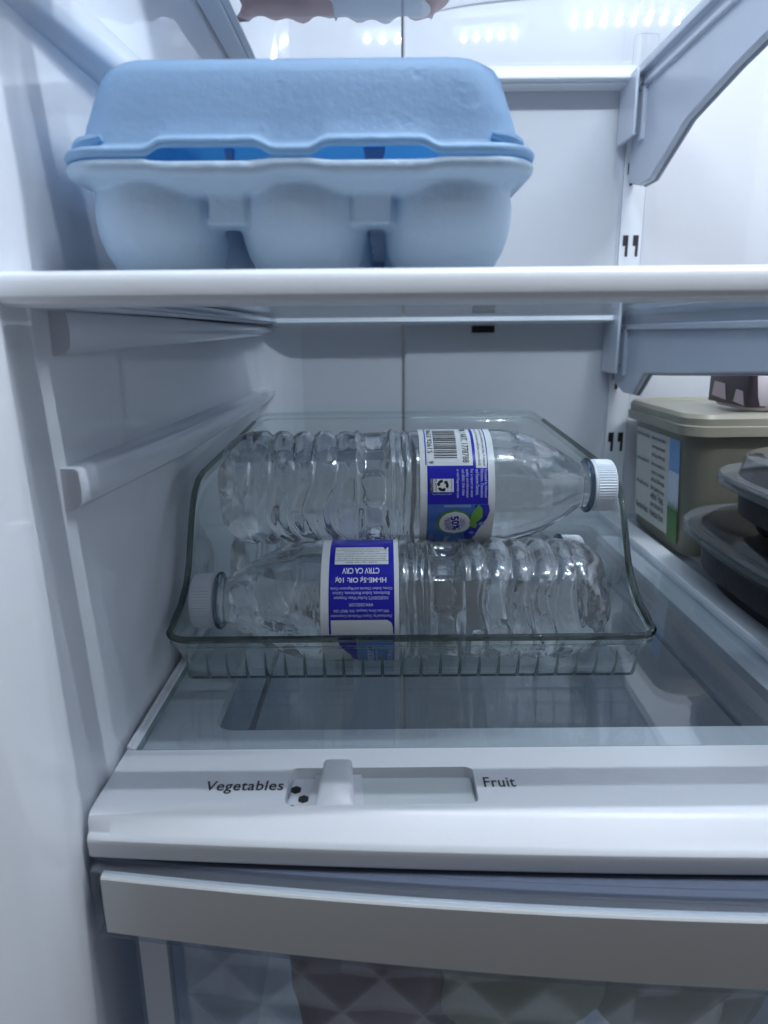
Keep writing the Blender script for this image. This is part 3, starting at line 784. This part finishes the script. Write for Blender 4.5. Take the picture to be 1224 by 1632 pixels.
def navy_top(b):
    put_text(b, '50%', .0098, .0046, pu(718), Q(843.5), -80, f, .0006, .03)
    put_text(b, 'RECYCLED', .0088, .0016, pu(709), Q(845), -80, f, .0006, .012)
    put_text(b, 'PLASTIC', .0072, .0016, pu(704.5), Q(846), -80, f, .0006, .012)
    put_text(b, 'MADE FROM', .0060, .0011, pu(727), Q(843), -80, f, .0006)
    put_text(b, 'BOTTLE', .0040, .0011, pu(730.5), Q(842), -80, f, .0006)
pr(labT, M_lab_blue, navy_top, 'navy_print')

# ---- front bottle (cap to the left, label upside down)
frt = make_bottle((.1210, .3668, .0362), PI, 'front water bottle on the bin floor, cap left, blue label upside down', proto=top)
labF = label_base(frt); f2 = fm(True)
pu2 = lambda u: (u - 514) / 115 * LW
Q2 = lambda v: qv(v, 960, 96, 21.9)
pr(labF, M_lab_blue, lambda b: (patch(b, rect(pu2(526), pu2(622), Q2(1012), Q2(864)), f2, .0001), patch(b, rect(pu2(622), pu2(526), Q2(864), Q2(864) + .02), f2, .0001)))
pr(labF, M_lab_white, lambda b: (patch(b, rect(pu2(534), pu2(614), Q2(908.5), Q2(881)), f2, .0002), patch(b, [(pu2(529), Q2(1014)), (pu2(529), Q2(991)), (pu2(611), Q2(991)), (pu2(616), Q2(993)), (pu2(619), Q2(999)), (pu2(620), Q2(1014))], f2, .0002)))
def blk_front(b):
    cx = pu2(573.5)
    rows = ((905.5, 'Smaller Cap = Less Plastic', 46), (899.8, 'Did you notice this bottle has a slim cap?', 72), (896, "We've reduced the amount of plastic in our", 74), (892.2, 'cap as part of our ongoing efforts to reduce', 76), (888.6, 'our impact on the environment.', 54), (883.6, 'You may find this cap takes a shorter turn.', 64))
    for v, s, w in rows: put_text(b, s, w / 115 * LW, .0011, cx, Q2(v), 180, f2, .0003, .004)
    for v in (902.8, 886): patch(b, rect(pu2(534), pu2(614), Q2(v) - .0001, Q2(v) + .0001), f2, .0003)
    patch(b, [(pu2(606), Q2(881.3)), (pu2(613), Q2(881.3)), (pu2(609.5), Q2(885.5))], f2, .00035, .0003)
    patch(b, rect(pu2(529), pu2(557), Q2(1055) - .014, Q2(1055)), f2, .0004)
pr(labF, M_black, blk_front, 'black_print')
def wht_front(b):
    put_text(b, 'CTRV CA CRV', 55 / 115 * LW, .0035, pu2(573), Q2(918.5), 180, f2, .0003, .022)
    put_text(b, 'HI-ME-5¢ OR: 10¢', 75 / 115 * LW, .0035, pu2(573), Q2(931.5), 180, f2, .0003, .022)
    put_text(b, 'KIRKLAND', .012, .004, pu2(541), Q2(1057) - .0065, 90, f2, .0006, .02)
    put_text(b, 'Nutrition Facts', .0245, .0022, pu2(596), Q2(1018), 180, f2, .0004, .02)
pr(labF, mat('ink_white', (.80, .82, .88), .3), wht_front, 'white_print')
def pale_front(b):
    for v, s, w in ((944.5, 'Citrate, Sodium Chloride and Magnesium Oxide.', 91), (951.5, 'Bicarbonate, Sodium Bicarbonate, Calcium', 83), (958.5, 'INGREDIENTS: Purified Water, Potassium', 79), (969, 'www.costco.com', 35), (977, '999 Lake Drive, Issaquah, WA 98027 USA', 81), (984.5, 'Distributed by: Costco Wholesale Corporation', 89)):
        put_text(b, s, w / 115 * LW, .0019, pu2(573.5), Q2(v), 180, f2, .0003, .006)
    put_text(b, 'water', .0165, .0042, pu2(585), Q2(1046) - .001, 90, f2, .0005, .01)
    put_text(b, 'minerals for taste', .0150, .0016, pu2(594.5), Q2(1046) - .001, 90, f2, .0005, .004)
    put_text(b, '16.9 FL OZ 500 mL', .022, .0026, pu2(615), Q2(1050), 90, f2, .0005, .006)
pr(labF, M_ink_pale, pale_front, 'pale_print')
pr(labF, mat('label_azure', (.10, .24, .62), .25), lambda b: (patch(b, [(pu2(570), Q2(1013)), (pu2(622), Q2(1013)), (pu2(622), Q2(1050) - .02), (pu2(568), Q2(1050) - .02), (pu2(562), Q2(1042))], f2, .0003)))
pr(labF, M_lab_blue, lambda b: (patch(b, [(pu2(538), Q2(1013)), (pu2(566), Q2(1013)), (pu2(566), Q2(1032)), (pu2(566), Q2(1046) - .006), (pu2(560), Q2(1046) - .006), (pu2(556), Q2(1044)), (pu2(540), Q2(1028))], f2, .00035), patch(b, rect(pu2(574), pu2(622), Q2(1022), Q2(1013.5)), f2, .00034)))
# date code printed on the shoulder
bm = bmesh.new()
def fcode(p, q, l):
    x = .168 - p; r = bottle_r(x, 0) + .0003; a = q / .033; return (x, r * math.cos(a), r * math.sin(a))
put_text(bm, '1 2 4 2 2', .011, .0022, -.003, -.010, 90, fcode, 0); put_text(bm, '7 7 3 3', .009, .0022, .0015, -.010, 90, fcode, 0)
obj('date_code', bm, M_black, frt, smooth=False)

# ---- third bottle, behind, under the upper one
bk = make_bottle((-.0980, .4375, .0362), 0, 'mostly hidden water bottle behind the front one and under the upper', proto=top)
labB = label_base(bk)
pr(labB, M_lab_blue, lambda b: patch(b, rect(.004, LW - .004, .052, .10), f, .0001))

# ================================================================== EGG CARTON
FX0, FX1, FZ = -.1080, .0525, .2385
FY0, FY1 = .2470, .530
ct = empty('egg_carton', ((FX0 + FX1) / 2, (FY0 + FY1) / 2, .202), 'closed light blue foam egg carton on the shelf with the white front trim', 'egg carton')
CO = Vector(ct.location)
def T(P): return [(x - CO.x, y - CO.y, z - CO.z) for x, y, z in P]
def drr(x0, x1, y0, y1, r, n=8, m=60):
    """rounded rectangle sampled densely along the front edge"""
    P = []
    def arc(cx, cy, a0):
        for k in range(n): a = R_(a0 + 90 * k / n); P.append((cx + r * math.cos(a), cy + r * math.sin(a)))
    def seg(a, b, q):
        for k in range(q): P.append((a[0] + (b[0] - a[0]) * k / q, a[1] + (b[1] - a[1]) * k / q))
    arc(x1 - r, y1 - r, 0); seg((x1 - r, y1), (x0 + r, y1), m)
    arc(x0 + r, y1 - r, 90); seg((x0, y1 - r), (x0, y0 + r), 30)
    arc(x0 + r, y0 + r, 180); seg((x0 + r, y0), (x1 - r, y0), m)
    arc(x1 - r, y0 + r, 270); seg((x1, y0 + r), (x1, y1 - r), 30)
    return P
notches = ((-.0745, -.0380), (-.0205, .0165))
def notch(x, y, amt, yref=FY0 + .03):
    if y > yref: return 0
    t = 0
    for a, b in notches: t = max(t, sst(a - .003, a + .003, x) * (1 - sst(b - .003, b + .003, x)))
    return amt * t
# lid: (inset, z, radius)
lid_sec = [(0.0, FZ - .0001, .016), (-.0006, FZ + .0020, .0165), (.0002, FZ + .0034, .016), (.0034, FZ + .0040, .015), (.0044, FZ + .0056, .015), (.0060, FZ + .0130, .0155), (.0085, FZ + .0220, .016), (.0100, FZ + .0275, .0165), (.0116, FZ + .0306, .0165), (.0145, FZ + .0328, .0155), (.0190, FZ + .0340, .013), (.040, FZ + .0348, .01)]
bm = bmesh.new(); L = []
for ins, z, r in lid_sec:
    P = drr(FX0 + ins, FX1 - ins, FY0 + ins, FY1 - ins, r)
    amp = .0027 if z < FZ + .0045 else (.0027 * max(0, 1 - (z - FZ - .0045) / .012))
    L.append(T([(x, y, z + notch(x, y, amp)) for x, y in P]))
V = rings(bm, L, cap1=True)
lid = obj('lid', bm, M_foam, ct, angle=70)
sm = lid.modifiers.new('solid', 'SOLIDIFY'); sm.thickness = .0016; sm.offset = -1
# tray: flange, skirt and cups fused by a voxel remesh
def tray_mesh():
    bm = bmesh.new()
    for (secs) in ([(0.0, FZ - .0003, .016), (-.0006, FZ - .0026, .0165), (.0006, FZ - .0048, .016), (.0045, FZ - .0056, .015), (.0068, FZ - .0075, .015), (.0120, FZ - .0092, .015)],):
        L = []
        for ins, z, r in secs:
            P = drr(FX0 + ins, FX1 - ins, FY0 + ins, FY1 - ins, r)
            dn = .0010
            L.append(T([(x, y, z - notch(x, y, dn)) for x, y in P]))
        rings(bm, L, cap0=True, cap1=True)
    def superl(cx, cy, hx, hy, z, e=3.0, n=40):
        P = []
        for k in range(n):
            a = 2 * PI * k / n; c, s = math.cos(a), math.sin(a)
            P.append((cx + hx * math.copysign(abs(c) ** (2 / e), c), cy + hy * math.copysign(abs(s) ** (2 / e), s), z))
        return T(P)
    nyc = 6; px = (.0475); x_c = [-.0788, -.0280, .0228]
    y0 = FY0 + .0265; py = (FY1 - FY0 - .053) / (nyc - 1)
    for cx in x_c:
        for j in range(nyc):
            cy = y0 + py * j; L = []
            for z, h in ((.2022, .0140), (.2030, .0162), (.2052, .0186), (.2100, .0210), (.2160, .0227), (.2205, .0231), (.2250, .0229), (.2290, .0220), (.2350, .0206)):
                ox = (cx - x_c[1]) * .05 * (z - .202) / .033
                L.append(superl(cx + ox, cy, h * 1.0, h * 1.0, z, 2.15))
            rings(bm, L, cap0=True, cap1=True)
    for gx in (-.0531, -.0029):
        for gy, s in ((FY0 + .0092, 1), (FY1 - .0092, -1)):
            box(bm, *[a - CO.x for a in (gx - .0063, gx + .0063)], gy - CO.y, gy + s * .013 - CO.y, .2185 - CO.z, .232 - CO.z)
    return bm
tray = obj('tray', tray_mesh(), M_foamt, ct, angle=180)
rm = tray.modifiers.new('remesh', 'REMESH'); rm.mode = 'VOXEL'; rm.voxel_size = .0009; rm.use_smooth_shade = True
sm = tray.modifiers.new('smooth', 'SMOOTH'); sm.factor = .5; sm.iterations = 4
# added pieces in the two openings, bright blue for light shining through
for gx, w in ((-.0500, .0036), (-.0022, .0075)):
    bm = bmesh.new()
    P = [(gx - w * .3, .2350), (gx + w * .3, .2350), (gx + w * .5, .2415), (gx - w * .5, .2415)]
    rings(bm, [T([(x, FY0 + .0022, z) for x, z in P]), T([(x, FY0 + .0050, z) for x, z in P])], cap0=True, cap1=True)
    obj('lit_gap', bm, M_gapglow, ct, bevel=.0006)
# raised ridges at the front lid corners
for sx, xx in ((1, FX0 + .0075), (-1, FX1 - .0075)):
    bm = bmesh.new(); pts = []
    for k in range(9):
        t = k / 8; pts.append((xx + sx * (-.002 + .0105 * t) - CO.x, FY0 + .0040 + .0045 * (1 - t) ** 2 - CO.y, FZ + .0045 + .0022 * t - CO.z))
    tube(bm, pts, [.0012 + .0012 * math.sin(PI * min(1, k / 8 + .12)) for k in range(9)], 8); obj('corner_ridge', bm, M_foam, ct)

# ================================================================== RED PACKAGE on the upper shelf
def bagmesh(x0, x1, y0, y1, z0, h, seed):
    bm = bmesh.new(); n = 36; rnd = random.Random(seed)
    ks = [(rnd.uniform(40, 160), rnd.uniform(40, 160), rnd.uniform(0, 6)) for _ in range(8)]
    G = {}
    for s in (0, 1):
        for i in range(n + 1):
            for j in range(n + 1):
                u, v = i / n, j / n; x = x0 + (x1 - x0) * u; y = y0 + (y1 - y0) * v
                e = (math.sin(PI * u) * math.sin(PI * v)) ** .4 if 0 < i < n and 0 < j < n else 0
                w = sum(math.sin(a * x + b * y + c) for a, b, c in ks) / 8
                z = z0 + (.012 * (1 - e) * .08 + .0006 + .0012 * abs(w) if s == 0 else .012 * .08 * (1 - e) + .0010 + h * e * (1 + .18 * w))
                jx = .006 * math.sin(y * 90 + seed) * (1 if i in (0, n) else 0); jy = (.004 * math.sin(x * 130 + seed) + .004 * math.sin(x * 310)) if j in (0, n) else 0
                if s == 1 and (i in (0, n) or j in (0, n)): G[s, i, j] = G[0, i, j]
                else: G[s, i, j] = bm.verts.new((x + jx, y + jy, z))
    for s in (0, 1):
        for i in range(n):
            for j in range(n):
                bm.faces.new((G[s, i, j], G[s, i + 1, j], G[s, i + 1, j + 1], G[s, i, j + 1]))
    return bm
pk = empty('snack_bag', (-.03, .45, .4005), 'crumpled dark red and white plastic package on the upper shelf, above the egg carton', 'food package')
pk.location = (0, 0, 0)
o = obj('wrapper', bagmesh(-.099, .042, .36, .572, .4005, .05, 3), M_red, pk, angle=180)
o = obj('printed_panel', bagmesh(-.034, .030, .37, .570, .3990, .0035, 8), M_pap, pk, angle=180)

# ================================================================== TUB on the right shelf
tub = empty('plastic_tub', (.33, .60, 0), 'beige rectangular plastic tub with a ribbed lid and blue sky label, on the right', 'tub')
tub.scale = (1, 1, 1.14)
def TB(P): return [(x - .33, y - .60, z) for x, y, z in P]
def tubloop(ins, z, r=.02): return TB([(x, y, z) for x, y in rrect(.238 + ins, .412 - ins, .532 + ins, .672 - ins, r, 8)])
bm = bmesh.new(); rings(bm, [tubloop(.010, .0005, .016), tubloop(.0075, .003), tubloop(.002, .088), tubloop(.001, .090)], cap0=True, cap1=True); obj('body', bm, M_tub, tub, angle=50)
bm = bmesh.new(); rings(bm, [tubloop(-.0005, .0895), tubloop(-.004, .0900), tubloop(-.0045, .0965), tubloop(-.003, .0972), tubloop(-.0035, .1020), tubloop(-.0015, .1048), tubloop(.004, .1056), tubloop(.006, .1035), tubloop(.010, .1030)], cap0=True, cap1=True); obj('lid', bm, M_tublid, tub, angle=30)
def side(y, z, l): return (.238 + .0075 - .0055 * (z - .003) / .085 - l - .33, y - .60, z)
M_tubtxt = mat('faded_print', (.10, .10, .09), .5)
M_tubpanel = mat('pale_panel', (.62, .62, .57), .4)
M_sky = mat('sky_print', (.16, .36, .66), .4); M_cloud = mat('cloud_print', (.60, .68, .78), .4); M_grass = mat('grass_print', (.06, .17, .03), .4)
def quad(b, y0, y1, z0, z1, l): b.faces.new([b.verts.new(side(y, z, l)) for y, z in ((y0, z0), (y1, z0), (y1, z1), (y0, z1))])
bm = bmesh.new(); quad(bm, .5745, .651, .010, .084, .0003); obj('label', bm, M_tubpanel, tub, smooth=False)
def tubtext(b):
    rnd = random.Random(4)
    lines = ['Made with organic chicken,', 'lemongrass and coconut', 'milk. Keep refrigerated.', 'Heat in microwave for 2-3', 'minutes or on the stove', 'until hot. Refrigerate', 'after opening and use', 'within 7 days.', 'KEEP REFRIGERATED', 'Nutrition Facts']
    for i, s in enumerate(lines):
        z = .079 - .0066 * i; vs, fs, W0, H0 = text2d(s, bold=.02)
        for (ya, yb) in ((.612, .582),) if i % 3 else ((.612, .582), (.648, .618)):
            sc = abs(ya - yb) / W0; V_ = [b.verts.new(side((ya + yb) / 2 - x * sc, z + y * sc * 1.5, .0008)) for x, y in vs]
            for q in fs:
                try: b.faces.new([V_[k] for k in q])
                except ValueError: pass
bm = bmesh.new(); tubtext(bm); obj('lettering', bm, M_tubtxt, tub, smooth=False)
bm = bmesh.new(); quad(bm, .553, .574, .060, .084, .0005); obj('sky_print', bm, M_sky, tub, smooth=False)
bm = bmesh.new(); quad(bm, .553, .574, .032, .060, .0005); obj('cloud_print', bm, M_cloud, tub, smooth=False)
bm = bmesh.new(); quad(bm, .553, .574, .008, .032, .0006)
for k in range(16):
    y = .553 + .0013 * k; bm.faces.new([bm.verts.new(side(a, b, .0007)) for a, b in ((y, .031), (y + .0018, .031), (y + .0009, .036 + .004 * math.sin(k * 2.1)))])
obj('grass_print', bm, M_grass, tub, smooth=False)

cup = empty('snack_cup', (.345, .575, .1206), 'small purple and pale pink package on the lid of the beige tub', 'food package')
bm = bmesh.new(); rings(bm, [[(x, y, z) for x, y in rrect(-.060 + i, .06 - i, -.035 + i, .035 - i, .008)] for z, i in ((0, .004), (.004, .001), (.028, .0), (.034, .004))], cap0=True, cap1=True); obj('carton', bm, mat('pale_pink_card', (.56, .50, .52), .4), cup, angle=40)
bm = bmesh.new(); rings(bm, [[(x, y, z) for x, y in rrect(-.0612, -.0450, -.034, .0345, .003)] for z in (.003, .031)], cap0=True, cap1=True); obj('purple_band', bm, M_purple, cup, angle=40)

for ya, yb, za, zb in ((-.030, -.012, .004, .016), (.000, .026, .006, .020)):
    bm = bmesh.new(); bm.faces.new([bm.verts.new((-.0616, y, z)) for y, z in ((ya, za), (yb, za + .002), (yb - .003, zb), (ya + .004, zb - .001))]); obj('printed_patch', bm, mat('pale_pink_print', (.42, .33, .36), .4), cup, smooth=False)

# ================================================================== BLACK TRAYS with clear lids
def food_tray(loc, sx, sy, h, label, lidh):
    e = empty('food_tray', loc, label, 'takeaway tray', 'black takeaway trays')
    def lp(s, z, ex=3.2, n=56):
        P = []
        for k in range(n):
            a = 2 * PI * k / n; c, d = math.cos(a), math.sin(a)
            P.append(((sx + s) * math.copysign(abs(c) ** (2 / ex), c), (sy + s) * math.copysign(abs(d) ** (2 / ex), d), z))
        return P
    bm = bmesh.new(); rings(bm, [lp(-.024, .0005), lp(-.021, .002), lp(-.008, h * .75), lp(-.006, h - .003), lp(0, h - .003), lp(0, h - .0015), lp(-.007, h - .0015), lp(-.012, h * .6), lp(-.023, .004)], cap0=True, cap1=True)
    obj('base', bm, M_tray, e, angle=50)
    bm = bmesh.new(); rings(bm, [lp(-.0075, h + .0018), lp(-.0105, h + lidh - .002), lp(-.0135, h + lidh), lp(-.030, h + lidh)], cap1=True)
    o = obj('lid', bm, M_traylid, e, angle=40)
    bm = bmesh.new(); rings(bm, [lp(.001, h - .0045), lp(.0032, h - .004), lp(.0035, h + .0012), lp(.002, h + .0028), lp(-.003, h + .0030), lp(-.0055, h + .0015), lp(-.0075, h + .0018)]); obj('lid_rim', bm, M_lidrim, e, angle=40)
    bm = bmesh.new(); rings(bm, [lp(-.010, h * .35), lp(-.008, h - .0012)], cap0=True, cap1=True)
    obj('food', bm, mat('dark_food', (.016, .014, .016), .5, .4, bump=1, bscale=60), e)
    return e
food_tray((.320, .415, 0), .104, .118, .046, 'lower black takeaway tray with a cloudy clear lid, in front of the beige tub', .006)
food_tray((.318, .392, .0535), .100, .092, .036, 'upper black takeaway tray with a raised clear lid, stacked on the lower tray', .016)
